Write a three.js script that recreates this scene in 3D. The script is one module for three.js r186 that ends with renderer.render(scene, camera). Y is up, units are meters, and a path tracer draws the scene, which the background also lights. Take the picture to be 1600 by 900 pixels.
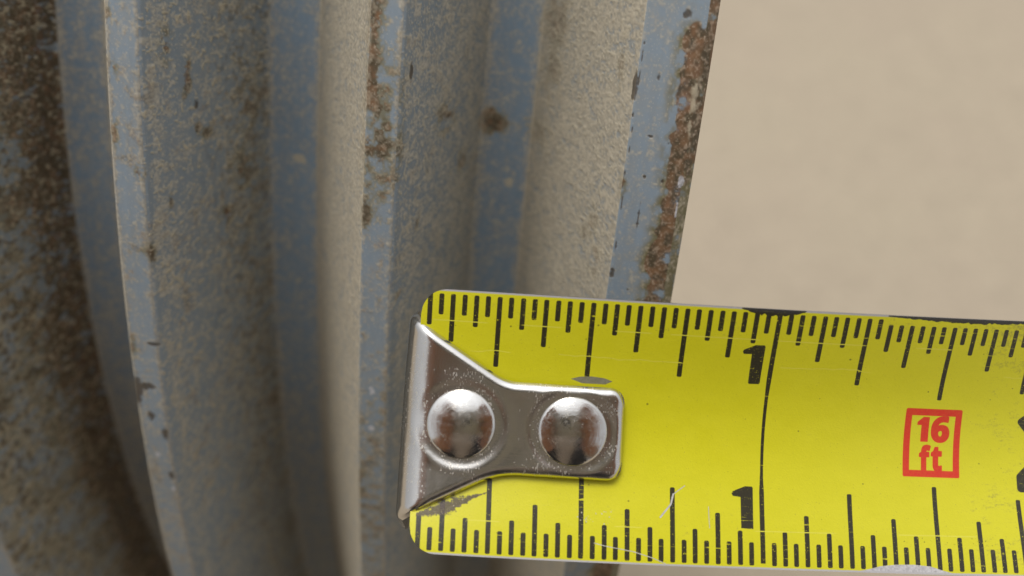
import * as THREE from 'three';
import { MarchingCubes } from 'three/addons/objects/MarchingCubes.js';
import { RoundedBoxGeometry } from 'three/addons/geometries/RoundedBoxGeometry.js';
import { mergeGeometries } from 'three/addons/utils/BufferGeometryUtils.js';

// ------------------------------------------------------------------ camera, sky, sun, exposure
const scene = new THREE.Scene();
const MM = 1e-3, R_OUT = 151.9116;                       // pulley radius in millimetres
const V = (x, y, z) => new THREE.Vector3(x, y, z);
const eulerZYX = (a, b, c) => new THREE.Matrix4().makeRotationZ(c).multiply(new THREE.Matrix4().makeRotationY(b)).multiply(new THREE.Matrix4().makeRotationX(a));
const PITCH = 45 * Math.PI / 180;                        // the camera looks down by this much
const turnPulley = eulerZYX(0, -0.0337, -0.1147);        // the pulley's axes seen from the camera
const axisX = V(1, 0, 0).applyMatrix4(turnPulley);
const upC = V(0, Math.cos(PITCH), Math.sin(PITCH)); upC.addScaledVector(axisX, -upC.dot(axisX)).normalize();
const axZ = axisX.clone().cross(upC);
const toWorld = new THREE.Matrix4().set(axisX.x, axisX.y, axisX.z, 0, upC.x, upC.y, upC.z, 0, axZ.x, axZ.y, axZ.z, 0, 0, 0, 0, 1);
const BLOCK = 0.22, pulleyAt = V(0, R_OUT * MM + BLOCK, 0);   // an unseen block, added to thin its ground shade, lifts it; axle level
const eye = pulleyAt.clone().sub(V(0.4662, 67.0191, -214.1396).multiplyScalar(MM).applyMatrix4(toWorld));
const cw = (x, y, z) => V(x, y, z).multiplyScalar(MM).applyMatrix4(toWorld).add(eye);   // millimetres from the lens -> world

const camera = new THREE.PerspectiveCamera(2 * Math.atan(Math.tan(27 * Math.PI / 180) * 9 / 16) * 180 / Math.PI, 16 / 9, 0.004, 200);
camera.position.copy(eye);
camera.quaternion.setFromRotationMatrix(toWorld);
camera.focus = 0.0715; camera.userData.fStop = 21;
scene.add(camera);

const sunDir = V(-0.15, 0.74, 0.65).normalize().transformDirection(toWorld);   // high, a little to the left, through thin cloud
function overcast() {
  const W = 128, H = 64, d = new Float32Array(W * H * 4);
  for (let j = 0; j < H; j++) for (let i = 0; i < W; i++) {
    const el = ((j + 0.5) / H - 0.5) * Math.PI, az = ((i + 0.5) / W - 0.5) * 2 * Math.PI;
    const x = Math.cos(az) * Math.cos(el), y = Math.sin(el), z = Math.sin(az) * Math.cos(el);
    const c = Math.max(0, x * sunDir.x + y * sunDir.y + z * sunDir.z);
    const l = (y < 0 ? 0.25 : 0.34 + 0.18 * y) * (1 + 0.12 * Math.sin(az * 3 + y * 5) * Math.cos(el)) + 0.6 * Math.pow(c, 4);
    d.set([l * 0.97, l * 0.99, l * 1.03, 1], (j * W + i) * 4);
  }
  const t = new THREE.DataTexture(d, W, H, THREE.RGBAFormat, THREE.FloatType);
  t.mapping = THREE.EquirectangularReflectionMapping; t.magFilter = THREE.LinearFilter; t.needsUpdate = true;
  return t;
}
scene.background = overcast(); scene.environment = scene.background;
const sun = new THREE.DirectionalLight(new THREE.Color(1, 0.96, 0.9), 1.5);
sun.position.copy(pulleyAt).addScaledVector(sunDir, 3); sun.target.position.copy(pulleyAt);
sun.castShadow = true; sun.shadow.radius = 48; sun.shadow.mapSize.set(2048, 2048);
Object.assign(sun.shadow.camera, { left: -0.6, right: 0.6, top: 0.6, bottom: -0.6, near: 0.5, far: 6 });
scene.add(sun, sun.target);

const renderer = new THREE.WebGLRenderer({ antialias: true });
renderer.toneMapping = THREE.LinearToneMapping; renderer.toneMappingExposure = 1.5;
renderer.shadowMap.enabled = true; renderer.shadowMap.type = THREE.PCFSoftShadowMap;

// ------------------------------------------------------------------ noise and texture helpers
function rng(seed) { let s = seed >>> 0; return () => { s = (s + 0x6D2B79F5) >>> 0; let t = s; t = Math.imul(t ^ (t >>> 15), t | 1); t ^= t + Math.imul(t ^ (t >>> 7), t | 61); return ((t ^ (t >>> 14)) >>> 0) / 4294967296; }; }
const LAT = new Float32Array(65536); { const r = rng(77); for (let i = 0; i < 65536; i++) LAT[i] = r(); }
function noise(x, y, seed) {
  const xi = Math.floor(x), yi = Math.floor(y), fx = x - xi, fy = y - yi, u = fx * fx * (3 - 2 * fx), v = fy * fy * (3 - 2 * fy);
  const a = (xi + seed * 37) & 255, b = (a + 1) & 255, c = ((yi + seed * 91) & 255) << 8, e = (((yi + seed * 91) + 1) & 255) << 8;
  const p = LAT[c + a] + (LAT[c + b] - LAT[c + a]) * u, q = LAT[e + a] + (LAT[e + b] - LAT[e + a]) * u;
  return p + (q - p) * v;
}
const fbm = (x, y, s) => 0.55 * noise(x, y, s) + 0.3 * noise(x * 2.13 + 7, y * 2.13 + 3, s + 1) + 0.15 * noise(x * 4.4 + 1, y * 4.4 + 9, s + 2);
const sstep = (a, b, x) => { const t = Math.min(1, Math.max(0, (x - a) / (b - a))); return t * t * (3 - 2 * t); };
const clamp01 = (x) => Math.min(1, Math.max(0, x));
const toS = (l) => { l = clamp01(l); return 255 * (l <= 0.0031308 ? l * 12.92 : 1.055 * Math.pow(l, 1 / 2.4) - 0.055); };
function dataTex(w, h, fill, srgb) {                      // fill(x, y, out): out = 4 values 0..1 (linear colour when srgb)
  const d = new Uint8Array(w * h * 4), o = [0, 0, 0, 1];
  for (let y = 0; y < h; y++) for (let x = 0; x < w; x++) {
    o[3] = 1; fill(x, y, o); const k = (y * w + x) * 4;
    for (let c = 0; c < 3; c++) d[k + c] = srgb ? toS(o[c]) : 255 * clamp01(o[c]);
    d[k + 3] = 255;
  }
  const t = new THREE.DataTexture(d, w, h, THREE.RGBAFormat, THREE.UnsignedByteType);
  t.magFilter = THREE.LinearFilter; t.minFilter = THREE.LinearFilter; if (srgb) t.colorSpace = THREE.SRGBColorSpace; t.needsUpdate = true;
  return t;
}
function geo(pos, uv, idx, nor) {
  const g = new THREE.BufferGeometry();
  g.setAttribute('position', new THREE.Float32BufferAttribute(pos, 3));
  if (uv) g.setAttribute('uv', new THREE.Float32BufferAttribute(uv, 2));
  g.setIndex(idx);
  if (nor) g.setAttribute('normal', new THREE.Float32BufferAttribute(nor, 3)); else g.computeVertexNormals();
  return g;
}
function part(name, g, m, parent) { const o = new THREE.Mesh(g, m); o.name = name; o.castShadow = o.receiveShadow = true; parent.add(o); return o; }

// ------------------------------------------------------------------ the setting: bare sandy ground
{
  const map = dataTex(512, 512, (x, y, o) => {
    const X = x / 512 * 32, Y = y / 512 * 32;            // tiles every 32 lattice steps are hidden by the coarse mirror
    const a = fbm(X, Y, 3), b = noise(X * 5, Y * 5, 9), c = fbm(X / 5, Y / 5, 5);
    const l = 0.95 + 0.07 * a + 0.2 * (b - 0.5) + 0.035 * (c - 0.5);
    o[0] = 0.315 * l; o[1] = 0.262 * l * (0.99 + 0.02 * c); o[2] = 0.192 * l;
  }, true);
  map.wrapS = map.wrapT = THREE.MirroredRepeatWrapping; map.repeat.set(120, 120);
  const g = new THREE.PlaneGeometry(60, 60).rotateX(-Math.PI / 2);
  const ground = part('ground', g, new THREE.MeshStandardMaterial({ map, roughness: 1 }), scene);
  ground.userData = { kind: 'structure', label: 'bare tan sandy ground far out of focus behind the pulley', category: 'ground' };
}

// ------------------------------------------------------------------ the pulley: one turned profile, split into its parts
// s runs along the axle (0 = left edge of the second rib in view), r is the radius, both in millimetres
const PI_ = 19.05, RW = 2.4653, WL = 4.6338, FL = 4.4561, DEPTH = 16.1193, FLANGE = 5.0157;
const poly = [], bandName = [], bandKey = [];
{
  const add = (s, r, rad, name, key) => { poly.push([s, r, rad]); bandName.push(name); bandKey.push(key); };
  const R = R_OUT, D = R - DEPTH, L0 = -2 * PI_ + RW;      // right end of the left flange
  add(L0 - FLANGE, R - 12, 0, 'flange', 'FS'); add(L0 - FLANGE, R - 0.5, 0.3, 'flange', 'F'); add(L0 - FLANGE + 0.7, R, 0.3, 'flange', 'F');
  for (let g = -2; g < 2; g++) {
    const s = g * PI_ + RW;                               // the rib on the left of this groove ends here
    add(s, R, 0.55, 'groove_wall', 'L' + (g + 1)); add(s + WL, D, 0.9, 'groove_floor', 'B' + (g + 1)); add(s + WL + FL, D, 0.9, 'groove_wall', 'R' + (g + 1));
    if (g < 1) add(s + PI_ - RW, R, 0.3, 'rib', 'C' + (g + 1)); else add(s + PI_ - RW, R, 0.3, 'flange', 'F3');
  }
  const e = 2 * PI_ + FLANGE;
  add(e - 0.75, R, 0.25, 'flange', 'V3'); add(e, R - 0.45, 0.2, 'flange', 'FS'); add(e, R - 12, 0, '', '');
}
const prof = [];                                          // {s, r, t, band}: band of the segment that starts here
{
  const P = poly.map(([s, r]) => new THREE.Vector2(s, r));
  let band = 0; prof.push({ s: P[0].x, r: P[0].y, band: 0 });
  for (let i = 1; i < P.length - 1; i++) {
    const a = P[i - 1].clone().sub(P[i]).normalize(), b = P[i + 1].clone().sub(P[i]).normalize(), half = Math.acos(Math.min(1, Math.max(-1, a.dot(b)))) / 2;
    const cut = Math.min(poly[i][2] / Math.tan(half), 0.45 * P[i].distanceTo(P[i - 1]), 0.45 * P[i].distanceTo(P[i + 1]));
    const p0 = P[i].clone().addScaledVector(a, cut), p2 = P[i].clone().addScaledVector(b, cut), prev = prof[prof.length - 1];
    const n = Math.max(1, Math.round(Math.hypot(p0.x - prev.s, p0.y - prev.r) / 1.2));
    for (let k = 1; k < n; k++) prof.push({ s: prev.s + (p0.x - prev.s) * k / n, r: prev.r + (p0.y - prev.r) * k / n, band: i - 1 });
    for (let k = 0; k <= 6; k++) {
      const t = k / 6, q = p0.clone().multiplyScalar((1 - t) * (1 - t)).addScaledVector(P[i], 2 * t * (1 - t)).addScaledVector(p2, t * t);
      prof.push({ s: q.x, r: q.y, band: k < 3 ? i - 1 : i });
    }
  }
  prof.push({ s: P[P.length - 1].x, r: P[P.length - 1].y, band: P.length - 2 });
  let t = 0;
  prof.forEach((p, i) => { if (i) t += Math.hypot(p.s - prof[i - 1].s, p.r - prof[i - 1].r); p.t = t; });
  prof.forEach((p, i) => {
    const a = prof[Math.max(0, i - 1)], b = prof[Math.min(prof.length - 1, i + 1)], l = Math.hypot(b.s - a.s, b.r - a.r);
    p.ns = -(b.r - a.r) / l; p.nr = (b.s - a.s) / l;
  });
}
const tRight = prof.find((p) => bandKey[p.band] === 'FS' && p.s > 0).t + 1.0;    // just round the right-hand edge
const TW = 146, QH = 80, Q0 = -120;                       // the patch of the rim that the texture covers: 146 mm across the unrolled profile, 80 mm round
const tAt = (s, r) => { let best = 0, bd = 1e9; for (const p of prof) { const d = (p.s - s) ** 2 + (p.r - r) ** 2; if (d < bd) { bd = d; best = p.t; } } return best; };

// what lies on each band: paint showing, dust settled, rust; all with a grain of their own
const SPOTS = [                                           // [band key, s or depth position t from the band's start, q, radius t, radius q, strength, kind]
];
function spot(key, s, r, q, rt, rq, k = 1, kind = 0) { SPOTS.push([tAt(s, r), q, rt, rq, k, kind]); }
{
  const R = R_OUT, D6 = R - 6.5;
  // rib in the middle: rust on its left half
  spot('C1', PI_ + 0.3, R, -49, 0.8, 3, 1); spot('C1', PI_ + 0.5, R, -54, 0.95, 4, 1); spot('C1', PI_ + 1.5, R, -59.2, 0.85, 1.6, 1.1); spot('C1', PI_ + 0.3, R, -64, 0.5, 1.2, 0.9);
  spot('C1', PI_ + 0.5, R, -59, 0.7, 2, 0.7); spot('C1', PI_ + 1.3, R, -58, 1.3, 3.4, 0.45); spot('C1', PI_ + 0.7, R, -80, 0.35, 0.5, 1, 2); spot('C1', PI_ + 1.1, R, -84, 0.28, 0.4, 1.2, 2); spot('C1', PI_ + 0.3, R, -90, 0.4, 2, 0.7);
  // left rib
  spot('C0', 0.35, R, -55.2, 0.45, 0.7, 0.9); spot('C0', 0.1, R, -51.5, 0.3, 0.6, 0.8); spot('C0', 2.1, R, -63, 0.35, 0.5, 0.9); spot('C0', 2.5, R, -69.8, 0.55, 0.8, 0.9); spot('C0', 0.2, R, -60, 0.3, 1, 0.7);
  spot('C0', 0.5, R, -83, 0.45, 2.0, 1.3, 1); spot('C0', 1.1, R, -82.4, 0.7, 0.4, 1.2, 1); spot('C0', 0.8, R, -85.6, 0.4, 0.6, 1.2, 1); spot('C0', 1.9, R, -78, 0.5, 0.25, 1.3, 1); spot('C0', 2.1, R, -87.5, 0.3, 0.9, 1.3, 1);
  spot('C0', 1.5, R, -90, 0.25, 0.35, 1.2, 2); spot('C0', 1.9, R, -94, 0.22, 0.4, 1.2, 2); spot('C0', 1.7, R, -92.4, 0.3, 0.6, 1.2, 1); spot('C0', 0.6, R, -78.4, 0.3, 0.9, 1);
  // walls
  for (const [s, q, rt, rq, k, kind] of [[3.2, -53.6, 0.7, 1.1, 0.8, 0], [3.8, -56.4, 0.6, 1.5, 1.2, 0], [4.4, -58.8, 0.4, 0.5, 1, 1], [4.3, -61, 0.5, 0.5, 1, 0], [4.7, -61.4, 0.7, 0.5, 1, 0], [3.4, -66, 0.3, 0.5, 1, 0], [5.4, -69.8, 1, 1, 1, 0], [5.9, -66, 1.2, 2, 0.6, 0], [6.2, -60, 1.2, 2, 0.5, 0]])
    spot('L1', s, R - (s - RW) / WL * DEPTH, q, rt, rq, k, kind);
  for (const [d, q, rt, rq, k, kind] of [[2, -53.5, 0.35, 0.8, 1.3, 1], [3.5, -66, 0.5, 0.7, 1, 0], [9, -58, 1.5, 1.2, 0.7, 0], [2, -71, 0.5, 0.6, 0.6, 0], [12, -63, 1.3, 0.9, 0.6, 0]])
    spot('L2', PI_ + RW + WL * d / DEPTH, R - d, q, rt, rq, k, kind);
  for (const [d, q, rt, rq, k, kind] of [[13.5, -49.5, 2.2, 2.6, 1.3, 0], [13.6, -54, 1.6, 2.2, 0.9, 0], [2.5, -51.5, 0.5, 2, 0.9, 0], [0.6, -52.6, 0.35, 1.2, 1.3, 1], [3.5, -64, 0.9, 1.4, 1.15, 0], [2.4, -67, 0.8, 1.3, 1.1, 0], [4.5, -66, 0.6, 1, 0.8, 0], [0.7, -60, 0.4, 0.8, 0.8, 0], [1.4, -71, 0.3, 1.5, 0.8, 0], [14, -60, 1.6, 1, 0.8, 0]])
    spot('R2', 2 * PI_ - 7.4955 * d / DEPTH, R - d, q, rt, rq, k, kind);
  spot('B2', PI_ + RW + WL + 0.8, R - DEPTH, -60, 1.3, 1.1, 1.1, 0); spot('B2', PI_ + RW + WL + 3, R - DEPTH, -66, 0.5, 0.6, 0.9, 3); spot('B1', RW + WL + 2.9, R - DEPTH, -66, 0.6, 0.6, 1, 3);
  // right flange: small dark pits and scores in the paint
  for (const [s, q, rt, rq] of [[39.5, -51.8, 0.2, 0.35], [38.5, -50.6, 0.06, 0.7], [38.3, -52, 0.07, 0.8], [38.2, -54.6, 0.1, 0.35], [38.6, -57, 0.08, 0.5], [38.2, -59, 0.08, 0.5], [39.7, -59, 0.16, 0.16], [40.3, -59.2, 0.2, 0.2], [39.2, -61.8, 0.15, 0.2], [38.5, -61, 0.05, 1.4], [38.45, -64.6, 0.09, 0.7], [38.6, -66.8, 0.3, 0.6], [39.1, -62.2, 0.05, 1.6], [40, -62.6, 0.15, 0.18], [39.8, -56, 0.3, 0.16], [38.9, -55.6, 0.05, 0.4], [40.5, -56.4, 0.08, 0.2], [38.7, -70, 0.1, 0.9], [39.9, -68, 0.12, 0.12], [41, -47.4, 0.5, 0.4], [38.9, -49.6, 0.12, 0.2]])
    spot('F3', s, R, q, rt * 0.75, rq * 0.8, 1.0, 1);
  spot('F3', 42.0, R, -59.1, 0.26, 0.55, 1.3, 2); spot('F3', 42.2, R, -61.2, 0.07, 0.9, 0.8, 2); spot('F3', 41.9, R, -55.2, 0.22, 0.7, 0.7, 3); spot('F3', 42.1, R, -53, 0.4, 1.6, 0.5, 3);
}
function rimTextures() {
  const W = 2048, H = 1024, tL = tRight - TW, cols = new Array(W);
  for (let x = 0, i = 0; x < W; x++) {
    const t = tL + (x + 0.5) / W * TW; while (i < prof.length - 2 && prof[i + 1].t < t) i++;
    const b = prof[i].band, f = (t - prof[i].t) / (prof[i + 1].t - prof[i].t); let i0 = i, i1 = i + 1;
    while (i0 > 0 && prof[i0 - 1].band === b) i0--; while (i1 < prof.length - 1 && prof[i1].band === b) i1++;
    cols[x] = { key: bandKey[b], d: t - prof[i0].t, e: prof[i1].t - t, len: prof[i1].t - prof[i0].t, t, s: prof[i].s + f * (prof[i + 1].s - prof[i].s), spots: SPOTS.filter((p) => Math.abs(p[0] - t) < p[2] * 2.2) };
  }
  const colour = new Uint8Array(W * H * 4), bump = new Uint8Array(W * H * 4);
  const paint = [0.155, 0.255, 0.37], dusts = [0.45, 0.395, 0.295], rustD = [0.080, 0.057, 0.031], rustO = [0.205, 0.108, 0.052], olive = [0.17, 0.15, 0.075], bare = [0.52, 0.52, 0.55], dark = [0.065, 0.05, 0.036];
  const c = [0, 0, 0], mix = (k, a) => { a = clamp01(a); c[0] += (k[0] - c[0]) * a; c[1] += (k[1] - c[1]) * a; c[2] += (k[2] - c[2]) * a; };
  for (let y = 0; y < H; y++) {
    const q = Q0 + (y + 0.5) / H * QH;
    for (let x = 0; x < W; x++) {
      const z = cols[x], t = z.t, K = z.key[0], G = z.key[1];
      const ft = K === 'L' ? 0.62 : K === 'R' ? 0.5 : 1, g1 = 0.55 * noise(t * 6.1 * ft + q, q * 5.4, 11) + 0.45 * noise(t * 3.3 * ft - 0.5 * q, q * 2.9, 12), g2 = noise(t * 1.7 * ft, q * 1.5, 21), fine = noise(t * 8 * ft + 0.7 * q, q * 7, 31), blot = fbm(t * 0.42, q * 0.28, 41), big = noise(t * 0.12, q * 0.1, 51), streak = noise(t * 5, q * 0.6, 61);
      const grain = clamp01((0.66 * g1 + 0.2 * g2 + 0.14 * fine - 0.5) * 2.0 + 0.5);
      let D = 0.1, B = 0, O = 0;                          // tan cover (mostly dust), rust, olive stain: share of the surface that each covers
      if (K === 'L') { D = 0.42; }
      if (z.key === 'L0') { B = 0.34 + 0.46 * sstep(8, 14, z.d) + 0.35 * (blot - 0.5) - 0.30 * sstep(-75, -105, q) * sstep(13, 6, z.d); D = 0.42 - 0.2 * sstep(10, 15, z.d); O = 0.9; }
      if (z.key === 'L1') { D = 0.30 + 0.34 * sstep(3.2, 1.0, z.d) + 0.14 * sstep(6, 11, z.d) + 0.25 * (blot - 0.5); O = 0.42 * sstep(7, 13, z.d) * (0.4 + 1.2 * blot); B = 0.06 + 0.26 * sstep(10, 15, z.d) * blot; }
      if (z.key === 'L2') { D = 0.50 + 0.16 * sstep(7, 14, z.d) + 0.2 * (blot - 0.5); O = 0.15 * blot; B = 0.02; }
      if (z.key === 'R1') { D = 0.88 + 0.15 * (streak - 0.5); O = 0.12; B = 0.03; }
      if (z.key === 'R0') { D = 0.6; O = 0.3; }
      if (z.key === 'R2') { D = 0.86 + 0.2 * (blot - 0.5) + 0.12 * (streak - 0.5); O = 0.1 * sstep(8, 14, z.d); B = 0.03; }
      if (K === 'B') { D = (G === '0' ? 0.32 : 0.20) + 0.25 * (blot - 0.5) + 0.5 * Math.max(sstep(0.7, 0, z.d), sstep(0.7, 0, z.e)) + 0.28 * sstep(-78, -104, q + 14 * (blot - 0.5)); O = 0.05; }  // floors: tan cover also increases towards the bottom
      if (K === 'C') { D = 0.2 + 0.3 * (blot - 0.5) + 0.55 * Math.max(sstep(0.35, 0.05, z.d) * (G === '0' ? 2 : 0.5), sstep(0.55, 0.1, z.e)); O = 0.14 * blot; B = 0.03; if (G === '0') D += 0.22 * sstep(-74, -96, q + 8 * (blot - 0.5)); if (q < -80 && G === '1') { B = 0.2; O = 0.5; D += 0.15; } }  // left rib: dusty left edge, made paler to paint in its edge highlight
      if (K === 'F' && z.key !== 'FS') {
        D = 0.10 + 0.25 * (blot - 0.5) + 0.14 * sstep(-62, -70, q); O = 0.08 + 0.15 * sstep(-62, -70, q);
        const edge = 41.0 + 0.55 * (noise(q * 0.55, 3, 71) - 0.5) + 0.4 * (noise(q * 1.7, 5, 72) - 0.5) - 0.2 * sstep(-62, -68, q), inside = z.s - edge;
        const topGap = sstep(-47.6, -48.6, q + 0.5 * (noise(t * 2, 1, 73) - 0.5));
        B += 1.22 * sstep(-0.15, 0.3, inside) * topGap * (0.82 + 0.35 * (blot - 0.5)) + 0.25 * sstep(41.4, 42, z.s) * (1 - topGap);
        O += 1.15 * sstep(-0.95, 0.1, inside) * topGap + 0.3 * (1 - topGap) * sstep(40.6, 41.3, z.s);
        if (z.s > 42.35) { B *= 0.25 + 0.75 * sstep(-59, -56, q + noise(q * 0.5, 2, 74)); O = 1.7; }
      }
      if (K === 'V' || z.key === 'FS') { D = 0.3; O = 1.7; B = 0.22 + 0.6 * sstep(-59, -56, q + noise(q * 0.5, 2, 74)); }
      if (z.key === 'L1' || z.key === 'L2') D *= 0.25 + 0.75 * sstep(0.1, 1.5, z.d + 1.6 * (blot - 0.5));
      let mark = 0, chip = 0, light = 0;
      for (const p of z.spots) {
        const dx = (t - p[0]) / p[2], dy = (q - p[1]) / p[3]; if (dy > 2.2 || dy < -2.2) continue;
        const w = p[4] * (1 - Math.sqrt(dx * dx + dy * dy)) + 0.9 * (g1 - 0.5) + 0.5 * (g2 - 0.5) * (p[2] > 0.4 ? 1 : 0.3);
        if (p[5] === 0) { B = Math.max(B, (K === 'C' ? 0.74 : 0.9) * sstep(-0.15, 0.7, w)); O = Math.max(O, sstep(-0.7, 0.2, w)); }
        else if (p[5] === 1) mark = Math.max(mark, sstep(0.0, 0.55, w)); else if (p[5] === 2) chip = Math.max(chip, sstep(0.1, 0.3, w)); else light = Math.max(light, sstep(-0.1, 0.4, w));
      }
      const tone = 0.92 + 0.16 * big + 0.1 * (streak - 0.5);
      c[0] = paint[0] * tone; c[1] = paint[1] * tone; c[2] = paint[2] * tone;
      mix(dusts, (K === 'R' ? 0.40 : K === 'L' ? 0.27 : K === 'B' ? 0.14 : 0.27) + 0.12 * g2);                        // a thin film of dust with the paint's own mottling
      mix(olive, O * sstep(0.28, 0.62, (O > 1.3 ? 0.16 : O > 1 ? 0.06 : 0) + 0.5 * g2 + 0.5 * blot + 0.25 * (g1 - 0.5)) * 0.85);
      const rw = K === 'C' || K === 'R' || z.key === 'L1' || z.key === 'L2' ? 0.3 : 0.16, rm = B > 0 ? sstep(1 - B - rw, 1 - B + rw, clamp01((z.key === 'L0' ? 0.25 * g2 + 0.2 * blot + 0.55 * g1 - 0.5 : 0.45 * g2 + 0.3 * blot + 0.25 * g1 - 0.5) * 1.9 + 0.5)) : 0;
      if (rm > 0) { const k = clamp01((noise(t * 2.3, q * 2.1, 81) - 0.5) * 1.6 + (K === 'F' ? 0.36 : K === 'C' ? 0.28 : 0.16)); mix([rustD[0] + (rustO[0] - rustD[0]) * k, rustD[1] + (rustO[1] - rustD[1]) * k * (z.key === 'L0' ? 0.95 : 1), rustD[2] + (rustO[2] - rustD[2]) * k], rm * 0.94); if (K === 'F' || K === 'V') mix([0.36, 0.26, 0.18], rm * sstep(0.5, 0.85, fine * 0.6 + g1 * 0.45) * 0.6); }
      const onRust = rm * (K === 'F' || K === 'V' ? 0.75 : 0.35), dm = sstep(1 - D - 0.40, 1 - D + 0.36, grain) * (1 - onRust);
      if (K === 'R') mix([0.56, 0.50, 0.39], dm * 0.5); const pale = K === 'L' && G !== '0', db = (K === 'R' ? 0.86 : pale ? 0.84 : 0.72) + 0.55 * (fine - 0.3) + 0.5 * (g1 - 0.4) + 0.2 * (g2 - 0.5), dd = pale ? [0.44 * db, 0.412 * db, 0.345 * db] : [dusts[0] * db, dusts[1] * db, dusts[2] * db];  // left-facing walls: dust painted paler, standing in for light from the left
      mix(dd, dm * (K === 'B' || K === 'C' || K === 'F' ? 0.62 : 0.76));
      const lump = sstep(0.66, 0.82, 0.75 * noise(t * 3.4 * ft + 0.4 * q, q * 3.1, 91) + 0.35 * fine - 0.05 + 0.1 * (blot - 0.5)) * (K === 'L' ? (G === '2' ? 0.5 : 0.85) : K === 'R' ? 0.45 : K === 'B' ? 0.2 : 0.05);
      mix([0.50, 0.445, 0.325], lump * 0.85);
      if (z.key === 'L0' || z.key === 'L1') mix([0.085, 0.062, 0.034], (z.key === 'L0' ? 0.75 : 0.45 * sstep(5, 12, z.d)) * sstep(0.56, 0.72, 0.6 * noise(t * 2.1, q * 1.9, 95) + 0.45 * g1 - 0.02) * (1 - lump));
      if (fine > 0.87 && K !== 'B') mix([0.55, 0.5, 0.4], (fine - 0.87) * 4 * (K === 'F' || K === 'C' ? 0.5 : 1));
      const grit = LAT[(x * 131 + y * 7919 + ((x * y) >> 3)) & 65535]; if (grit > 0.975) mix([0.6, 0.55, 0.45], (grit - 0.955) * 22 * (K === 'L' || K === 'R' ? 0.75 : K === 'B' ? 0.1 : 0.35));
      mix([0.5, 0.44, 0.32], light * 0.7); mix(dark, mark * 0.85); mix(bare, chip * (0.55 + 0.5 * g1));
      const k = (y * W + x) * 4;
      for (let j = 0; j < 3; j++) colour[k + j] = toS(c[j]);
      colour[k + 3] = 255;
      const h = 0.35 + 0.14 * D * dm * (0.3 + g1) + rm * 0.28 * (g1 - 0.4) + 0.06 * (fine - 0.5) * (0.3 + D) - 0.3 * mark + 0.05 * (streak - 0.5) + 0.25 * chip * (g1 - 0.4) + 0.22 * lump;
      bump[k] = bump[k + 1] = bump[k + 2] = 255 * clamp01(h); bump[k + 3] = 255;
    }
  }
  const wrap = (d, srgb) => { const tx = new THREE.DataTexture(d, W, H, THREE.RGBAFormat, THREE.UnsignedByteType); tx.magFilter = tx.minFilter = THREE.LinearFilter; tx.wrapS = tx.wrapT = THREE.MirroredRepeatWrapping; if (srgb) tx.colorSpace = THREE.SRGBColorSpace; tx.needsUpdate = true; return tx; };
  return { map: wrap(colour, true), bumpMap: wrap(bump, false) };
}
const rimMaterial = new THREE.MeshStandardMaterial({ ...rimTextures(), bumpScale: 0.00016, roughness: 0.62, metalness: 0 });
const sideMaterial = new THREE.MeshStandardMaterial({ color: new THREE.Color(0.15, 0.2, 0.25), roughness: 0.7 });
const pulley = new THREE.Group(); pulley.name = 'pulley'; scene.add(pulley);
pulley.userData = { label: 'blue painted grooved pulley, dusty and rusty, standing behind the tape', category: 'pulley' };
pulley.position.copy(pulleyAt);
pulley.quaternion.setFromRotationMatrix(toWorld.clone().multiply(turnPulley));
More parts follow.
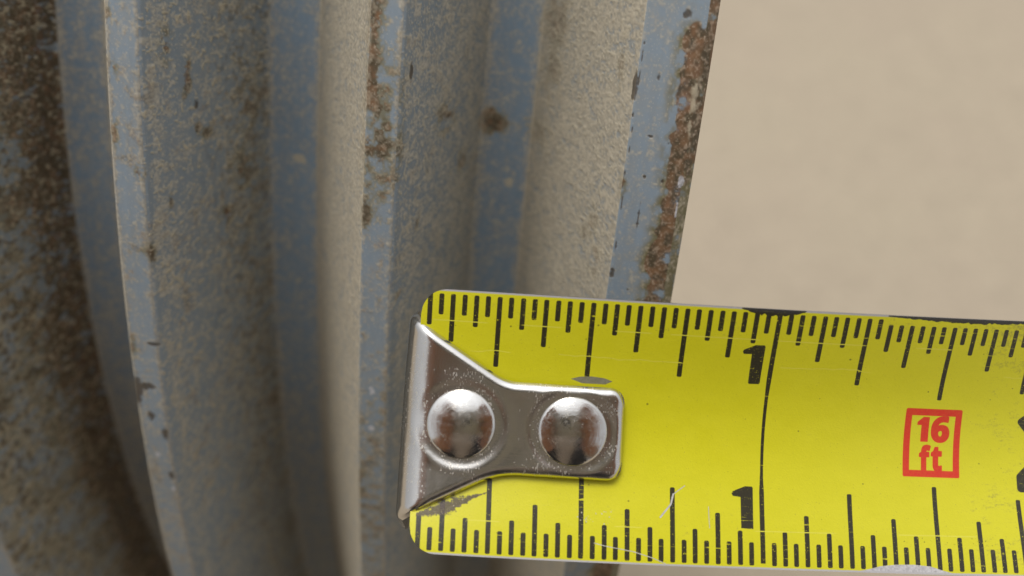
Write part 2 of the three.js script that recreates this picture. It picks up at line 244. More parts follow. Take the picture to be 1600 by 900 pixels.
{
  const SEG = 480, tL = tRight - TW;
  for (let b = 0; b < poly.length - 1; b++) {
    const i0 = prof.findIndex((p) => p.band === b); let i1 = i0; while (i1 < prof.length - 1 && prof[i1].band === b) i1++;
    const sect = prof.slice(i0, i1 + 1), pos = [], nor = [], uv = [], idx = [], n = sect.length;
    for (let k = 0; k <= SEG; k++) {
      const th = -Math.PI + 2 * Math.PI * k / SEG, sn = Math.sin(th), cs = Math.cos(th);
      for (const p of sect) {
        const worn = bandKey[b] === 'V3' || bandKey[b] === 'F3' ? 0.05 * (noise(th * 60, p.s * 0.6, 5) - 0.5) * sstep(40.8, 42, p.s) : 0;
        pos.push((p.s - PI_) * MM, (p.r + worn) * sn * MM, (p.r + worn) * cs * MM); nor.push(p.ns, p.nr * sn, p.nr * cs); uv.push((p.t - tL) / TW, (th * R_OUT - Q0) / QH);
      }
    }
    for (let k = 0; k < SEG; k++) for (let j = 0; j < n - 1; j++) { const a = k * n + j, c = a + n; idx.push(a, a + 1, c, c, a + 1, c + 1); }
    const g = geo(pos, uv, idx, nor);
    if (!bandName[b]) continue;
    // the flange's rim, bevel and side are one piece of metal: joined below
    (pulley.userData.bands ??= []).push([bandName[b], bandKey[b], g]);
  }
  const bands = pulley.userData.bands; delete pulley.userData.bands;
  const join = (list) => {
    const pos = [], nor = [], uv = [], idx = []; let at = 0;
    for (const g of list) { pos.push(...g.attributes.position.array); nor.push(...g.attributes.normal.array); uv.push(...g.attributes.uv.array); for (const i of g.index.array) idx.push(i + at); at += g.attributes.position.count; }
    return geo(pos, uv, idx, nor);
  };
  const flanges = bands.filter((x) => x[0] === 'flange');
  const left = part('flange', join(flanges.slice(0, 3).map((x) => x[2])), rimMaterial, pulley), right = part('flange', join(flanges.slice(3).map((x) => x[2])), rimMaterial, pulley);
  right.userData.label = 'wide blue end flange with a rusty bevelled rim';
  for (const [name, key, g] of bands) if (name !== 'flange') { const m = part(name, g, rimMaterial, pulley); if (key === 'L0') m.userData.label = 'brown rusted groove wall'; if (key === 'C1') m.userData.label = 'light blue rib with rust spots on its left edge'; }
  // web, hub and bore, out of sight behind the rim
  const lathe = (pts) => new THREE.LatheGeometry(pts.map(([r, s]) => new THREE.Vector2(r * MM, (s - PI_) * MM)), 96).rotateZ(-Math.PI / 2);
  const sL = poly[0][0], sR = poly[poly.length - 1][0], m = (sL + sR) / 2;
  part('web', lathe([[R_OUT - 12, sR], [R_OUT - 24, sR - 1], [R_OUT - 26, m + 8], [38, m + 8], [38, m - 8], [R_OUT - 26, m - 8], [R_OUT - 24, sL + 1], [R_OUT - 12, sL]]), sideMaterial, pulley);
  part('hub', lathe([[38, m + 8], [38, sR - 4], [36, sR - 2], [18, sR - 2], [18, sL + 2], [36, sL + 2], [38, sL + 4], [38, m - 8]]), sideMaterial, pulley);
}

{
  const wood = dataTex(256, 512, (x, y, o) => { const n = noise(x / 9 + 2 * noise(x / 60, y / 160, 4), y / 140, 2), f = noise(x / 1.5, y / 30, 3), l = 0.75 + 0.35 * n + 0.15 * (f - 0.5); o[0] = 0.30 * l; o[1] = 0.20 * l; o[2] = 0.11 * l; }, true);
  const block = part('added_wooden_block', new RoundedBoxGeometry(0.055, BLOCK - 0.001, 0.14, 3, 0.003).translate(0, (BLOCK - 0.001) / 2, 0), new THREE.MeshStandardMaterial({ map: wood, roughness: 0.85 }), scene);
  block.userData = { label: 'unseen wooden block added under the pulley, lifting it to thin its shade on the ground', category: 'block' };
}

// ------------------------------------------------------------------ the tape measure: a curved steel blade with a riveted hook
// u runs along the blade from its zero, v across it, w up from its printed face, all in millimetres
const HALF = 8.97;
const T_ROT = eulerZYX(0.0352, 0.0791, -0.0536);
function blade(u, v) {
  let uu = u - 25.4; const over = Math.max(0, uu - 24); uu = Math.min(uu, 24);
  const ang = 0.9821e-3 * (uu + over) - 21.7238e-5 * uu * uu, z = (3.6271 + 1.1989e-2 * uu) * 1e-2 * v * v - 1.4195e-4 * v ** 4 + 1.4312e-4 * v ** 3;
  const y2 = -0.2029e-3 * (uu * uu + 48 * over), z2 = -2.2225e-3 * (uu * uu + 48 * over) + 1.5641e-5 * (uu ** 3 + 1728 * over);
  return V(uu + over, v * Math.cos(ang) - z * Math.sin(ang) + y2, v * Math.sin(ang) + z * Math.cos(ang) + z2).applyMatrix4(T_ROT).add(V(17.661, -10.344, -70.7685));
}
function bladeN(u, v) {
  const a = blade(u + 0.05, v).sub(blade(u - 0.05, v)), b = blade(u, v + 0.05).sub(blade(u, v - 0.05));
  return a.cross(b).normalize();
}
const onBlade = (u, v, w) => { const p = blade(u, v).addScaledVector(bladeN(u, v), w); return cw(p.x, p.y, p.z); };
const tape = new THREE.Group(); tape.name = 'tape_measure'; scene.add(tape);
tape.userData = { label: 'yellow steel tape measure blade with black marks and riveted hook, held across the pulley', category: 'tape measure' };
tape.position.copy(onBlade(1, 0, 0));
const local = (u, v, w) => onBlade(u, v, w).sub(tape.position);

const U0 = 1, U1 = 49, U2 = 113;
function printFace(w, h, ua, ub, draw, seed) {
  const cv = document.createElement('canvas'); cv.width = w; cv.height = h;
  const g = cv.getContext('2d'), X = (u) => (u - ua) / (ub - ua) * w, Y = (v) => (HALF - v) / (2 * HALF) * h, kx = w / (ub - ua), ky = h / (2 * HALF);
  g.fillStyle = '#000'; g.fillRect(0, 0, w, h);           // the red channel holds black ink, the green channel red ink, the blue channel worn metal
  draw(g, X, Y, kx, ky);
  const px = g.getImageData(0, 0, w, h).data, d = new Uint8Array(w * h * 4), r2 = rng(seed);
  const yel = [0.60, 0.565, 0.012], ink = [0.028, 0.025, 0.012], red = [0.60, 0.028, 0.012], steel = [0.42, 0.41, 0.42], dirt = [0.13, 0.11, 0.055];
  const c = [0, 0, 0], mix = (k, a) => { for (let j = 0; j < 3; j++) c[j] += (k[j] - c[j]) * clamp01(a); };
  for (let y = 0; y < h; y++) for (let x = 0; x < w; x++) {
    const k = (y * w + x) * 4, u = ua + (x + 0.5) / kx, v = HALF - (y + 0.5) / ky, e = HALF - Math.abs(v);
    const n1 = fbm(u * 9, v * 9, 3), n2 = fbm(u * 0.8, v * 1.2, 13), n3 = noise(u * 22, v * 22, 23), sc = noise(u * 0.7, v * 14, 33);
    const tone = 0.96 + 0.05 * n2 + 0.06 * (n1 - 0.5); c[0] = yel[0] * tone; c[1] = yel[1] * tone; c[2] = yel[2] * (0.8 + 0.5 * n2);
    mix(red, px[k + 1] / 255 * (0.93 + 0.1 * n1));
    const breaks = px[k] > 0 ? Math.max(sstep(0.90, 0.96, n3 + 0.25 * (sc - 0.5)), sstep(0.90, 0.94, sc) * sstep(0.5, 0.65, n2) * 0.9) : 0;
    const rub = Math.max(sstep(0.05, 0.02, Math.abs(v - 6.77 + 0.004 * (u - 28))) * sstep(0.35, 0.5, noise(u * 0.8, 1, 63)), sstep(0.04, 0.015, Math.abs(v - 5.05 + 0.3 * n2)) * sstep(0.5, 0.6, noise(u * 0.6, 4, 64)), sstep(0.045, 0.02, Math.abs(v + 6.55 - 0.006 * (u - 20))) * sstep(0.4, 0.55, noise(u * 0.5, 7, 65)));
    mix(ink, px[k] / 255 * (1 - Math.max(breaks, rub)));
    if (rub > 0) mix([0.72, 0.68, 0.16], rub * 0.35);
    const n4 = fbm(u * 2.2, v * 7, 83), grime = sstep(0.66, 0.95, 0.35 * n1 + 0.35 * n4 + 0.3 * n2 + 0.17 * sstep(38, 44.5, u) * (0.5 + noise(u * 0.9, v * 0.7, 43)) + 0.10 * sstep(4.5, 8, v) + 0.05 * sstep(2, 6, -v) - 0.02);
    mix(dirt, 0.42 * grime * (0.4 + n3)); if (n3 > 0.93 && n1 > 0.52) mix(dirt, 0.5);
    if (seed === 4 && u > 1.4 && u < 6.4 && v < -3.8 && v > -7.6) {   // greasy dirt caught beside the hook
      const f = (u - 1.7) / 3.5, vc = -6.45 + 1.3 * f, hw = 0.16 + 0.52 * Math.sin(Math.PI * clamp01(f)) * (0.5 + 0.6 * f), e2 = 1 - Math.abs(v - vc) / hw + 1.5 * (fbm(u * 2.6, v * 4.2, 53) - 0.52) + 0.7 * (n1 - 0.5) - 1.5 * Math.max(0, -f, f - 1);
      mix([0.045 + 0.08 * n3 * n1, 0.029 + 0.055 * n3 * n1, 0.016 + 0.03 * n1], 0.93 * sstep(0.0, 0.42, e2)); if (n3 > 0.90 && e2 > 0.3) mix([0.5, 0.46, 0.38], 0.6);
    }
    const m = px[k + 2] / 255; if (m > 0) mix([0.30 + 0.3 * n1, 0.29 + 0.3 * n1, 0.30 + 0.3 * n1], m);
    const ed = sstep(0.15 + 0.05 * (n1 - 0.5), 0.08, e); mix(steel, ed * (1 - 0.85 * px[k] / 255)); if (px[k] > 200 && v > 8.72) mix([0.03, 0.03, 0.033], 0.8);
    for (let j = 0; j < 3; j++) d[k + j] = toS(c[j]);
    d[k + 3] = 255;
  }
  const flip = new Uint8Array(w * h * 4); for (let y = 0; y < h; y++) flip.set(d.subarray(y * w * 4, (y + 1) * w * 4), (h - 1 - y) * w * 4);
  const t = new THREE.DataTexture(flip, w, h, THREE.RGBAFormat, THREE.UnsignedByteType); t.colorSpace = THREE.SRGBColorSpace; t.magFilter = t.minFilter = THREE.LinearFilter; t.needsUpdate = true;
  return t;
}
function ticks(g, X, Y, kx, ky, n0, n1, seed) {
  const r = rng(seed);
  for (let n = n0; n <= n1; n++) {
    const u = n * 25.4 / 32, lv = n % 32 === 0 ? 0 : n % 16 === 0 ? 1 : n % 8 === 0 ? 2 : n % 4 === 0 ? 3 : n % 2 === 0 ? 4 : 5;
    g.fillStyle = '#f00';
    const w = 0.34 * kx;
    const bar = (v0, v1) => { const a = Y(Math.max(v0, v1)), b = Y(Math.min(v0, v1)), x = X(u + (r() - 0.5) * 0.03) - w / 2; g.beginPath(); g.roundRect(x, a, w, b - a, w * 0.3); g.fill(); };
    if (lv === 0) {
      g.beginPath(); g.moveTo(X(u) - w / 2, Y(8.65)); g.lineTo(X(u) + w / 2, Y(8.65)); g.lineTo(X(u) + w / 2, Y(4)); g.lineTo(X(u) + 0.12 * kx, Y(2.6)); g.lineTo(X(u) + 0.11 * kx, Y(-3)); g.lineTo(X(u) + w / 2, Y(-4)); g.lineTo(X(u) + w / 2, Y(-8.6));
      g.lineTo(X(u) - w / 2, Y(-8.6)); g.lineTo(X(u) - w / 2, Y(-4)); g.lineTo(X(u) - 0.10 * kx, Y(-2.6)); g.lineTo(X(u) - 0.12 * kx, Y(2.6)); g.lineTo(X(u) - w / 2, Y(4)); g.closePath(); g.fill();
      continue;
    }
    const len = [0, 5.8, 5.11, 3.55, 2.45, 1.72][lv], worn = u > 33 ? 0.35 : 0;
    bar(8.67 - worn, HALF - len - worn * 0.4); bar(-8.75, -HALF + len);
  }
}
function polyFill(g, X, Y, pts, col) { g.fillStyle = col; g.beginPath(); pts.forEach(([u, v], i) => (i ? g.lineTo(X(u), Y(v)) : g.moveTo(X(u), Y(v)))); g.closePath(); g.fill(); }
function glyphs(g, X, Y, kx, ky, str, u0, u1, v0, v1, col, fat) {   // str drawn to fill the box u0..u1, v0..v1
  g.save(); g.font = 'bold 200px sans-serif'; g.textBaseline = 'alphabetic';
  const m = g.measureText(str), wide = m.actualBoundingBoxRight + m.actualBoundingBoxLeft, high = m.actualBoundingBoxAscent + m.actualBoundingBoxDescent;
  g.translate(X(u0), Y(v0)); g.scale((u1 - u0) * kx / wide, (v1 - v0) * ky / high); g.fillStyle = g.strokeStyle = col; g.lineWidth = fat; g.lineJoin = 'round';
  g.fillText(str, m.actualBoundingBoxLeft, -m.actualBoundingBoxDescent); if (fat) g.strokeText(str, m.actualBoundingBoxLeft, -m.actualBoundingBoxDescent);
  g.restore();
}
const face1 = printFace(2048, 768, U0, U1, (g, X, Y, kx, ky) => {
  ticks(g, X, Y, kx, ky, 2, 61, 5);
  polyFill(g, X, Y, [[23.24, 5.9], [23.3, 6.04], [24.07, 6.40], [24.70, 6.42], [24.77, 6.3], [24.77, 3.72], [24.7, 3.62], [24.0, 3.61], [23.94, 3.7], [23.9, 5.75], [23.33, 5.74]], '#f00');
  polyFill(g, X, Y, [[23.25, -4.09], [23.33, -3.95], [24.2, -3.6], [24.70, -3.6], [24.77, -3.68], [24.76, -6.39], [23.9, -6.36], [23.89, -4.32], [23.33, -4.26]], '#f00');
  const R = '#0f0';
  g.fillStyle = R; g.beginPath(); g.roundRect(X(35.77), Y(2.38), 4.30 * kx, 4.89 * ky, 0.12 * kx); g.fill(); g.fillStyle = '#000'; g.fillRect(X(36.26), Y(1.88), 3.32 * kx, 3.92 * ky);
  polyFill(g, X, Y, [[36.72, 1.40], [37.15, 1.78], [37.62, 1.78], [37.62, -0.02], [37.05, -0.02], [37.05, 1.18], [36.72, 1.18]], R);
  glyphs(g, X, Y, kx, ky, '6', 37.88, 39.15, 0.02, 1.78, R, 14);
  glyphs(g, X, Y, kx, ky, 'f', 37.05, 37.83, -2.05, -0.30, R, 12); glyphs(g, X, Y, kx, ky, 't', 37.95, 38.70, -2.05, -0.42, R, 12);
  glyphs(g, X, Y, kx, ky, '2', 44.75, 49.0, -3.1, 2.5, '#f00', 14);
  // worn and scraped places
  g.strokeStyle = '#00f'; g.lineCap = 'round';
  const line = (pts, w) => { g.lineWidth = w * kx; g.beginPath(); pts.forEach(([u, v], i) => (i ? g.lineTo(X(u), Y(v)) : g.moveTo(X(u), Y(v)))); g.stroke(); };
  line([[13.6, -7.7], [14.35, -7.86], [16.34, -8.15], [17.67, -8.51], [18.56, -8.85]], 0.05); line([[18.21, -5.85], [18.94, -4.99], [19.12, -4.31]], 0.12); line([[19.12, -4.31], [19.93, -3.72]], 0.06);
  polyFill(g, X, Y, [[31.6, -9], [32.9, -8.75], [33.8, -8.52], [34.9, -8.40], [36.2, -8.36], [37.4, -8.45], [38.3, -8.70], [39.6, -9]], '#00f');
  const r = rng(9); g.fillStyle = '#f00';
  for (const [a, b, dip] of [[22.7, 27.2, 0.40], [33, 45, 0.24]]) { const pts = [[a, 9]]; for (let u = a; u <= b; u += 0.2) { const f = (u - a) / (b - a); pts.push([u, 8.88 - dip * Math.sin(Math.PI * f) * (0.55 + 0.7 * r()) - (dip > 0.4 ? 0.2 * Math.exp(-(((u - 24.5) / 0.4) ** 2)) : 0)]); } pts.push([b, 9]); polyFill(g, X, Y, pts, '#f00'); }
  line([[21.6, -5.05], [21.62, -5.7], [21.66, -6.43]], 0.05);
  g.fillStyle = '#900'; for (let i = 0; i < 120; i++) { g.beginPath(); g.arc(X(U0 + r() * 48), Y((r() - 0.5) * 17), kx * 0.03 * (0.4 + r() ** 3 * 2.2), 0, 7); g.fill(); }
  for (let i = 0; i < 26; i++) { const u = 34 + 9 * r(), v = -6.8 + 0.5 * (r() - 0.5); g.beginPath(); g.arc(X(u), Y(v), kx * 0.035 * (0.4 + r()), 0, 7); g.fill(); }
  g.fillStyle = '#00d'; for (let i = 0; i < 40; i++) { g.beginPath(); g.arc(X(12.4 + 2.6 * r()), Y(-6 + 0.9 * (r() - 0.5)), kx * 0.05 * r(), 0, 7); g.fill(); }
  polyFill(g, X, Y, [[11.6, 3.32], [12.2, 3.5], [13, 3.56], [13.9, 3.48], [14.5, 3.28], [14, 3.05], [12.4, 3.05]], '#d80048');
}, 4);
const face2 = printFace(1024, 256, U1, U2, (g, X, Y, kx, ky) => {
  ticks(g, X, Y, kx, ky, 62, 142, 6);
  for (const [i, s] of [[2, '3'], [3, '4']]) glyphs(g, X, Y, kx, ky, s, (i + 1) * 25.4 - 6.4, (i + 1) * 25.4 - 0.9, -3.1, 2.5, '#f00', 14);
}, 8);
{
  const bumpTex = dataTex(512, 512, (x, y, o) => { const n = 0.6 * noise(x / 3, y / 3, 3) + 0.4 * noise(x / 17, y / 17, 4); o[0] = o[1] = o[2] = n; });
  bumpTex.wrapS = bumpTex.wrapT = THREE.MirroredRepeatWrapping; bumpTex.repeat.set(4, 1.5);
  const look = { roughness: 0.36, bumpMap: bumpTex, bumpScale: 0.000006 };
  const mats = [new THREE.MeshStandardMaterial({ map: face1, ...look }), new THREE.MeshStandardMaterial({ map: face2, ...look }), new THREE.MeshStandardMaterial({ color: new THREE.Color(0.5, 0.5, 0.51), metalness: 1, roughness: 0.3 })];
  const us = []; for (let u = U0; u < 3; u += 0.1) us.push(u); for (let u = 3; u < U1 - 0.01; u += 0.5) us.push(u); const cut = us.length; us.push(U1); for (let u = U1 + 1; u <= U2; u += 1) us.push(u);
  const NV = 40, pos = [], nor = [], uv = [], idx = [[], [], []], TH = 0.13;
  const lim = (u) => { const r = 1.8, d = r - (u - U0); return d > 0 ? HALF - r + Math.sqrt(Math.max(0, r * r - d * d)) : HALF; };
  const quad = (list, a, b, c, d) => list.push(a, b, c, c, b, d); let at = 0;
  const strip = (list, arr, w, ua, ub, flip) => { let p = null; for (const u of arr) { for (let j = 0; j <= NV; j++) { const v = (j / NV * 2 - 1) * lim(u), q = local(u, v, w), n = bladeN(u, v).transformDirection(toWorld).multiplyScalar(flip ? -1 : 1); pos.push(q.x, q.y, q.z); nor.push(n.x, n.y, n.z); uv.push((u - ua) / (ub - ua), (v + HALF) / (2 * HALF)); } if (p !== null) for (let j = 0; j < NV; j++) flip ? quad(list, p + j, p + j + 1, at + j, at + j + 1) : quad(list, p + j, at + j, p + j + 1, at + j + 1); p = at; at += NV + 1; } };
  strip(idx[0], us.slice(0, cut + 1), 0, U0, U1, false); strip(idx[1], us.slice(cut), 0, U1, U2, false); strip(idx[2], us, -TH, U0, U2, true);
  for (const sgn of [-1, 1]) { let p = null; for (const u of us) { const v = sgn * lim(u), t = bladeN(u, v).transformDirection(toWorld), e = local(u, v + 0.01 * sgn, 0).sub(local(u, v - 0.01 * sgn, 0)).normalize(); for (const w of [0, -TH]) { const q = local(u, v, w); pos.push(q.x, q.y, q.z); nor.push(e.x, e.y, e.z); uv.push(0, 0); } if (p !== null) sgn > 0 ? quad(idx[2], p, at, p + 1, at + 1) : quad(idx[2], p, p + 1, at, at + 1); p = at; at += 2; } }
  { let p = null; const m = lim(U0); for (let j = 0; j <= NV; j++) { const v = (j / NV * 2 - 1) * m, e = local(U0 - 0.1, v, 0).sub(local(U0, v, 0)).normalize(); for (const w of [0, -TH]) { const q = local(U0, v, w); pos.push(q.x, q.y, q.z); nor.push(e.x, e.y, e.z); uv.push(0, 0); } if (p !== null) quad(idx[2], p, at, p + 1, at + 1); p = at; at += 2; } }
  const g = geo(pos, uv, [...idx[0], ...idx[1], ...idx[2]], nor);
  g.addGroup(0, idx[0].length, 0); g.addGroup(idx[0].length, idx[1].length, 1); g.addGroup(idx[0].length + idx[1].length, idx[2].length, 2);
  part('blade', g, mats, tape);
}
// the hook: a bent steel plate, curved across like the blade that it sits on
const HT = 0.24;                                          // half its thickness
{
  const spec = (seed, dusty, rough) => {
    const W = 1024, H = 512;
    const map = dataTex(W, H, (x, y, o) => {
      const X = x / 64 * 1.0, Y = y / 64, n = fbm(X * 1.3, Y * 1.3, seed), f = noise(X * 14, Y * 14, seed + 3), k = sstep(0.80, 0.9, f * 0.75 + n * 0.35) * dusty;
      o[0] = 0.64 + (0.55 - 0.64) * k - 0.08 * (n - 0.5); o[1] = 0.62 + (0.50 - 0.62) * k - 0.08 * (n - 0.5); o[2] = 0.59 + (0.38 - 0.59) * k - 0.08 * (n - 0.5);
    }, true);
    const mr = dataTex(W, H, (x, y, o) => {
      const X = x / 64, Y = y / 64, n = fbm(X * 1.3, Y * 1.3, seed), f = noise(X * 14, Y * 14, seed + 3), k = sstep(0.80, 0.9, f * 0.75 + n * 0.35) * dusty;
      o[0] = 0; o[1] = rough + 0.14 * n + 0.5 * k; o[2] = 1 - 0.85 * k;
    });
    const bp = dataTex(W, H, (x, y, o) => { const X = x / 64, Y = y / 64, f = noise(X * 14, Y * 14, seed + 3), n = fbm(X * 1.3, Y * 1.3, seed), k = sstep(0.80, 0.9, f * 0.75 + n * 0.35) * dusty; o[0] = o[1] = o[2] = 0.3 + 0.5 * k + 0.12 * noise(X * 0.6, Y * 26, 8) + 0.1 * noise(X * 9, Y * 9, 12); });
    for (const t of [map, mr, bp]) t.wrapS = t.wrapT = THREE.MirroredRepeatWrapping;
    return new THREE.MeshStandardMaterial({ map, roughnessMap: mr, metalnessMap: mr, roughness: 1, metalness: 1, bumpMap: bp, bumpScale: 0.000012 });
  };
  const hookMat = spec(5, 0.32, 0.15), rivetMat = spec(15, 0.3, 0.04);
  const BR = 2.0, UB = -0.12, LIP = 6.5;                 // bend radius (middle of the sheet), outer u of the lip, length of the lip
  const smoothPl = (pts) => { const f = (u) => { let i = 0; while (i < pts.length - 2 && pts[i + 1][0] < u) i++; const [a, b] = [pts[i], pts[i + 1]]; return a[1] + (b[1] - a[1]) * Math.min(1.2, Math.max(-0.2, (u - a[0]) / (b[0] - a[0]))); }; return (u) => { let s = 0; for (let k = -6; k <= 6; k++) s += f(u + k * 0.13); return s / 13; }; };
  const hi = smoothPl([[-1, 7.25], [0.4, 7.05], [7.2, 2.98], [17, 2.92]]), lo = smoothPl([[-1, -6.95], [0.5, -6.75], [6.3, -3.85], [7.6, -3.55], [17, -3.66]]);
  const END = 15.38, CR = 1.05;
  const st = [];                                          // stations along the bent sheet: u, w of its middle, and the outward direction
  const W0 = HT + 0.55, flat = (v) => 0.5 * (3.3e-2 * v * v - 1.4195e-4 * v ** 4);   // flatter than the blade, so it stands clear of the blade's trough
  for (let k = 0; k <= 8; k++) st.push([UB + HT, W0 - BR - LIP * (1 - k / 8), -1, 0]);
  for (let k = 1; k <= 14; k++) { const a = Math.PI / 2 * k / 14; st.push([UB + HT + BR - BR * Math.cos(a), W0 - BR + BR * Math.sin(a), -Math.cos(a), Math.sin(a)]); }
  const uA = UB + HT + BR; for (let u = uA + 0.2; u < END - 1.2; u += 0.2) st.push([u, W0, 0, 1]);
  for (let k = 0; k <= 24; k++) st.push([END - 1.2 + 1.2 * Math.sin(Math.PI / 2 * k / 24), W0, 0, 1]);
  const NV = 64, pos = [], uv = [], idx = [], ring = 2 * (NV + 1);
  const RV = [[4.26, -0.2], [11.88, -0.26]];
  st.forEach(([u, w, du, dw], i) => {
    const uc = Math.max(u, 0.3), dE = END - u; let a = lo(uc), b = hi(uc);
    if (dE < CR) { const cut = CR - Math.sqrt(Math.max(0, CR * CR - (CR - dE) ** 2)); a += cut; b -= cut; }
    if (i < 3) { const cut = 0.5 * (1 - i / 3); a += cut; b -= cut; }
    for (const top of [1, 0]) for (let j = 0; j <= NV; j++) {
      const x = j / NV * 2 - 1, v = (a + b) / 2 + (b - a) / 2 * (0.5 * x + 0.5 * Math.sin(Math.PI / 2 * x)), re = 0.62;
      let off = -HT;
      if (top) {
        const e = Math.min(re, v - a, b - v), eE = Math.min(re, dE), m = (1 - e / re) ** 2 + (1 - eE / re) ** 2;
        off = HT * (2 * Math.sqrt(Math.max(0, 1 - m)) - 1);
        for (const [cu, cv] of RV) { const d = Math.hypot(u - cu, v - cv); off -= 0.03 * Math.exp(-(((d - 2.75) / 0.32) ** 2)) - 0.03 * Math.exp(-(((d - 3.3) / 0.3) ** 2)); }
      }
      const p = local(u + du * off, v, w + dw * off - flat(v)); pos.push(p.x, p.y, p.z); uv.push(u / 16 + (w < 0 ? w / 16 : 0), v / 16);
    }
  });
  for (let i = 0; i < st.length - 1; i++) for (let j = 0; j < NV; j++) { const a = i * ring + j, b = a + ring; idx.push(a, b, a + 1, a + 1, b, b + 1); const c = a + NV + 1, d = c + ring; idx.push(c, c + 1, d, d, c + 1, d + 1); }
  for (let i = 0; i < st.length - 1; i++) for (const j of [0, NV]) { const a = i * ring + j, b = a + ring, c = a + NV + 1, d = c + ring; j ? idx.push(a, b, c, c, b, d) : idx.push(a, c, b, b, c, d); }
  for (let j = 0; j < NV; j++) { const c = j + NV + 1; idx.push(j, j + 1, c, c, j + 1, c + 1); const e = (st.length - 1) * ring + j, f = e + NV + 1; idx.push(e, f, e + 1, e + 1, f, f + 1); }
  const hook = part('hook', geo(pos, uv, idx), hookMat, tape); hook.userData.label = 'bent shiny steel end hook with two rivets';
  for (const [cu, cv] of RV) {
    const pts = [[2.34, -0.3], [2.37, 0.05], [2.35, 0.13], [2.28, 0.19]]; for (let k = 1; k <= 16; k++) { const r = 2.28 * (1 - k / 16); pts.push([r, 0.19 + 0.40 * (1 - (r / 2.28) ** 2)]); }
    const g = new THREE.LatheGeometry(pts.map(([r, y]) => new THREE.Vector2(Math.max(r, 1e-4) * MM, y * MM)), 64);
    const rv = part('rivet', g, rivetMat, hook), n = bladeN(cu, cv).transformDirection(toWorld);
    rv.position.copy(local(cu, cv, W0 + HT)); rv.quaternion.setFromUnitVectors(V(0, 1, 0), n);
  }
}

// ------------------------------------------------------------------ behind the lens: the compact camera and the person who holds it (the hook and its rivets mirror them)
const fromLens = (g) => { g.scale(MM, MM, MM); g.applyMatrix4(toWorld); g.translate(eye.x, eye.y, eye.z); return g; };
{
  const box = new THREE.Group(); box.name = 'compact_camera'; scene.add(box);
  box.userData = { label: 'silver compact camera held just behind the viewpoint, out of frame', category: 'camera' };
  const silver = new THREE.MeshStandardMaterial({ color: new THREE.Color(0.5, 0.49, 0.48), metalness: 0.3, roughness: 0.45 });
  part('camera_body', fromLens(new RoundedBoxGeometry(98, 58, 23, 4, 6).translate(0, 0, 36)), silver, box);
  const ring = (r0, r1, z0, z1) => fromLens(new THREE.LatheGeometry([[r0, z1], [r1, z1], [r1, z0 + 0.6], [r1 - 0.6, z0], [r0, z0]].map(([r, z]) => new THREE.Vector2(r, z)), 48).rotateX(Math.PI / 2));
  part('lens_barrel', ring(12, 22, 13, 25), silver, box); part('lens_barrel', ring(6, 17, 3, 16), silver, box);
  part('lens_glass', fromLens(new THREE.SphereGeometry(9, 32, 16, 0, Math.PI * 2, 0, 0.75).rotateX(-Math.PI / 2).translate(0, 0, 12.5)), new THREE.MeshStandardMaterial({ color: new THREE.Color(0.01, 0.012, 0.02), roughness: 0.05 }), box);
}
function flesh(bones, cell, blend, toPoint) {             // bones: [a, b, ra, rb] in metres; one continuous skin round them
  const lo = V(1e9, 1e9, 1e9), hi = V(-1e9, -1e9, -1e9);
  for (const [a, b, ra, rb] of bones) { const m = Math.max(ra, rb) + 2 * cell + blend; for (const p of [a, b]) { lo.min(p.clone().addScalar(-m)); hi.max(p.clone().addScalar(m)); } }
  const size = Math.max(hi.x - lo.x, hi.y - lo.y, hi.z - lo.z), N = Math.ceil(size / cell) + 4, mid = lo.clone().add(hi).multiplyScalar(0.5), half = cell * N / 2;
  const mc = new MarchingCubes(N, new THREE.MeshStandardMaterial(), false, false, 400000), p = V(), ab = V(), ap = V();
  mc.isolation = 0;
  const pre = bones.map(([a, b, ra, rb]) => [a, b.clone().sub(a), a.distanceToSquared(b) + 1e-12, ra, rb]);
  for (let z = 0; z < N; z++) for (let y = 0; y < N; y++) for (let x = 0; x < N; x++) {
    p.set(mid.x + (x - N / 2) / (N / 2) * half, mid.y + (y - N / 2) / (N / 2) * half, mid.z + (z - N / 2) / (N / 2) * half);
    let d = 1e3;
    for (const [a, v, l2, ra, rb] of pre) {
      ap.copy(p).sub(a); const t = Math.min(1, Math.max(0, ap.dot(v) / l2)), e = ap.addScaledVector(v, -t).length() - (ra + (rb - ra) * t), h = Math.max(blend - Math.abs(d - e), 0) / blend;
      d = Math.min(d, e) - h * h * blend * 0.25;
    }
    mc.field[x + y * N + z * N * N] = -d / half;
  }
  mc.update();
  const g = new THREE.BufferGeometry(), n = mc.count, pos = new Float32Array(n * 3);
  for (let i = 0; i < n; i++) { pos[i * 3] = mid.x + mc.positionArray[i * 3] * half; pos[i * 3 + 1] = mid.y + mc.positionArray[i * 3 + 1] * half; pos[i * 3 + 2] = mid.z + mc.positionArray[i * 3 + 2] * half; }
  g.setAttribute('position', new THREE.BufferAttribute(pos, 3)); g.setAttribute('normal', new THREE.BufferAttribute(mc.normalArray.slice(0, n * 3), 3));
  return g;
}
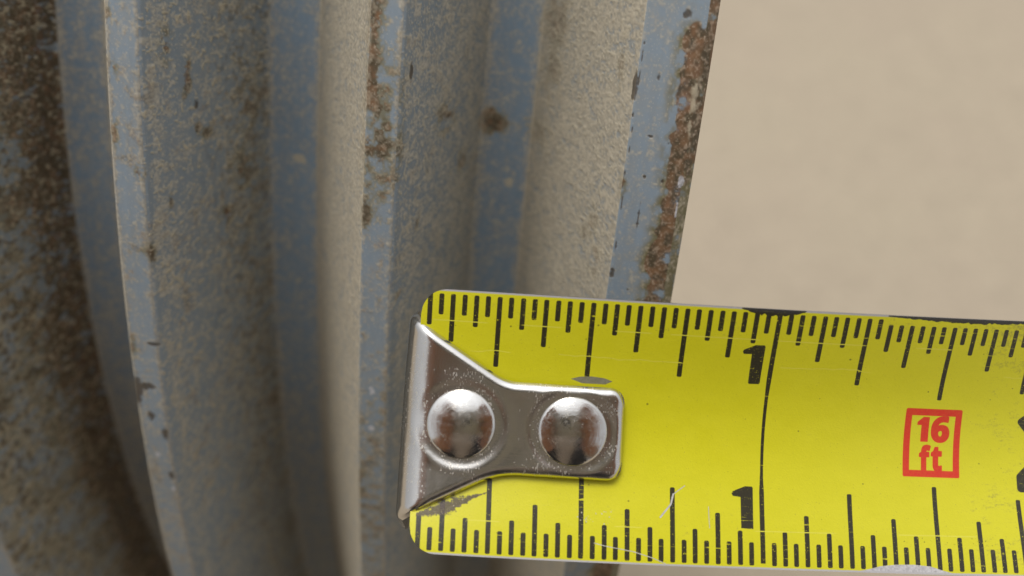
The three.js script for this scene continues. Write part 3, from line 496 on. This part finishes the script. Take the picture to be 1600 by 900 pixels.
{
  const person = new THREE.Group(); person.name = 'person'; scene.add(person); person.position.set(eye.x, 0, eye.z + 0.5);
  person.userData = { label: 'person crouching behind the camera and holding it in both hands, out of frame', category: 'person' };
  const skin = new THREE.MeshStandardMaterial({ color: new THREE.Color(0.42, 0.235, 0.165), roughness: 0.55 }), cloth = new THREE.MeshStandardMaterial({ color: new THREE.Color(0.42, 0.36, 0.30), roughness: 0.95 }), trousers = new THREE.MeshStandardMaterial({ color: new THREE.Color(0.05, 0.05, 0.055), roughness: 0.95 }), hairM = new THREE.MeshStandardMaterial({ color: new THREE.Color(0.04, 0.028, 0.02), roughness: 0.8 });
  const B = (x, y, z) => V(x, y - 0.17 + BLOCK, z + 0.03).sub(V(0, 0, 0.5)), L = (x, y, z) => cw(x, y, z).sub(person.position);   // metres from below the lens; millimetres from the lens
  const hand = (m) => {
    const P = (x, y, z) => L(m * x, y, z), out = [];
    const chain = (pts, r0, r1) => { for (let i = 0; i < pts.length - 1; i++) { const k = pts.length - 1, a = r0 + (r1 - r0) * i / k, b = r0 + (r1 - r0) * (i + 1) / k; out.push([P(...pts[i]), P(...pts[i + 1]), a * MM, b * MM]); } };
    chain([[82, -78, 92], [70, -42, 66]], 26, 21); chain([[70, -42, 66], [62, 16, 56]], 20, 13); chain([[66, -34, 56], [60, -20, 46]], 19, 12); chain([[66, -40, 62], [61, 2, 50]], 19, 12);
    chain([[61, 20, 54], [62, 38, 44], [50, 42, 36], [36, 37, 33]], 10, 7.5); chain([[61, 6, 50], [60, 10, 20], [46, 9, 12], [30, 8, 13]], 10, 7.5); chain([[60, -8, 47], [59, -8, 18], [46, -9, 11], [32, -10, 12]], 9.6, 7.3); chain([[60, -22, 45], [58, -24, 20], [47, -25, 13], [36, -25, 13]], 8.6, 6.6);
    chain([[66, -24, 66], [56, -4, 64], [34, 4, 57]], 12.5, 8.5);
    return flesh(out, 0.0034, 0.006);
  };
  const sh = (m) => B(m * 0.19, 0.70, 0.56), el = (m) => B(m * 0.30, 0.44, 0.33), wr = (m) => L(m * 82, -78, 92);
  const head = [[B(0, 0.955, 0.40), B(0, 0.93, 0.44), 0.092, 0.098], [B(0, 0.87, 0.375), B(0, 0.90, 0.40), 0.055, 0.08], [B(0, 0.905, 0.305), B(0, 0.93, 0.315), 0.013, 0.010], [B(0, 0.80, 0.47), B(0, 0.89, 0.43), 0.062, 0.058]];
  for (const m of [-1, 1]) head.push([B(m * 0.088, 0.905, 0.42), B(m * 0.092, 0.94, 0.42), 0.014, 0.016]);
  const arms = []; for (const m of [-1, 1]) arms.push([el(m), wr(m), 0.043, 0.029], [B(m * 0.05, 0.76, 0.5), sh(m), 0.06, 0.055], [sh(m), el(m), 0.05, 0.042]);
  const core = [[B(0, 0.30, 0.66), B(0, 0.68, 0.55), 0.12, 0.13], [B(-0.08, 0.64, 0.55), B(0.08, 0.64, 0.55), 0.12, 0.12], [B(0, 0.76, 0.52), B(0, 0.82, 0.46), 0.09, 0.06]];
  const G = (x, y, z) => V(x, y * (1 + 0.9 * sstep(0.08, 0.2, y)), z + 0.12).sub(V(0, 0, 0.5)), legs = []; for (const m of [-1, 1]) legs.push([G(m * 0.09, 0.15, 0.58), G(m * 0.24, 0.40, 0.30), 0.095, 0.066], [G(m * 0.24, 0.40, 0.30), G(m * 0.22, 0.09, 0.50), 0.062, 0.042], [G(m * 0.22, 0.07, 0.53), G(m * 0.24, 0.035, 0.36), 0.045, 0.034]);
  part('body', mergeGeometries([flesh([...head, ...arms, ...core, ...legs].map(([a, b, ra, rb]) => [a, b, ra, rb]), 0.014, 0.03), hand(1), hand(-1)]), skin, person);
  part('shirt', flesh([...core, ...arms.filter((_, i) => i % 3), ...[-1, 1].map((m) => [el(m), el(m).lerp(wr(m), 0.7), 0.045, 0.036])].map(([a, b, ra, rb]) => [a, b, ra + 0.012, rb + 0.012]), 0.014, 0.03), cloth, person);
  part('trousers', flesh([...legs.filter((_, i) => i % 3 < 2), [G(-0.06, 0.15, 0.58), G(0.06, 0.15, 0.58), 0.12, 0.12]].map(([a, b, ra, rb]) => [a, b, ra + 0.012, rb + 0.012]), 0.014, 0.03), trousers, person);
  part('hair', flesh([[B(0, 0.975, 0.42), B(0, 0.93, 0.47), 0.095, 0.098], [B(0, 0.985, 0.38), B(0, 0.98, 0.40), 0.075, 0.08]], 0.012, 0.02), hairM, person);
  for (const m of [-1, 1]) part('shoe', flesh([[G(m * 0.22, 0.05, 0.54), G(m * 0.24, 0.042, 0.33), 0.05, 0.042]], 0.01, 0.01), hairM, person);
}

renderer.render(scene, camera);
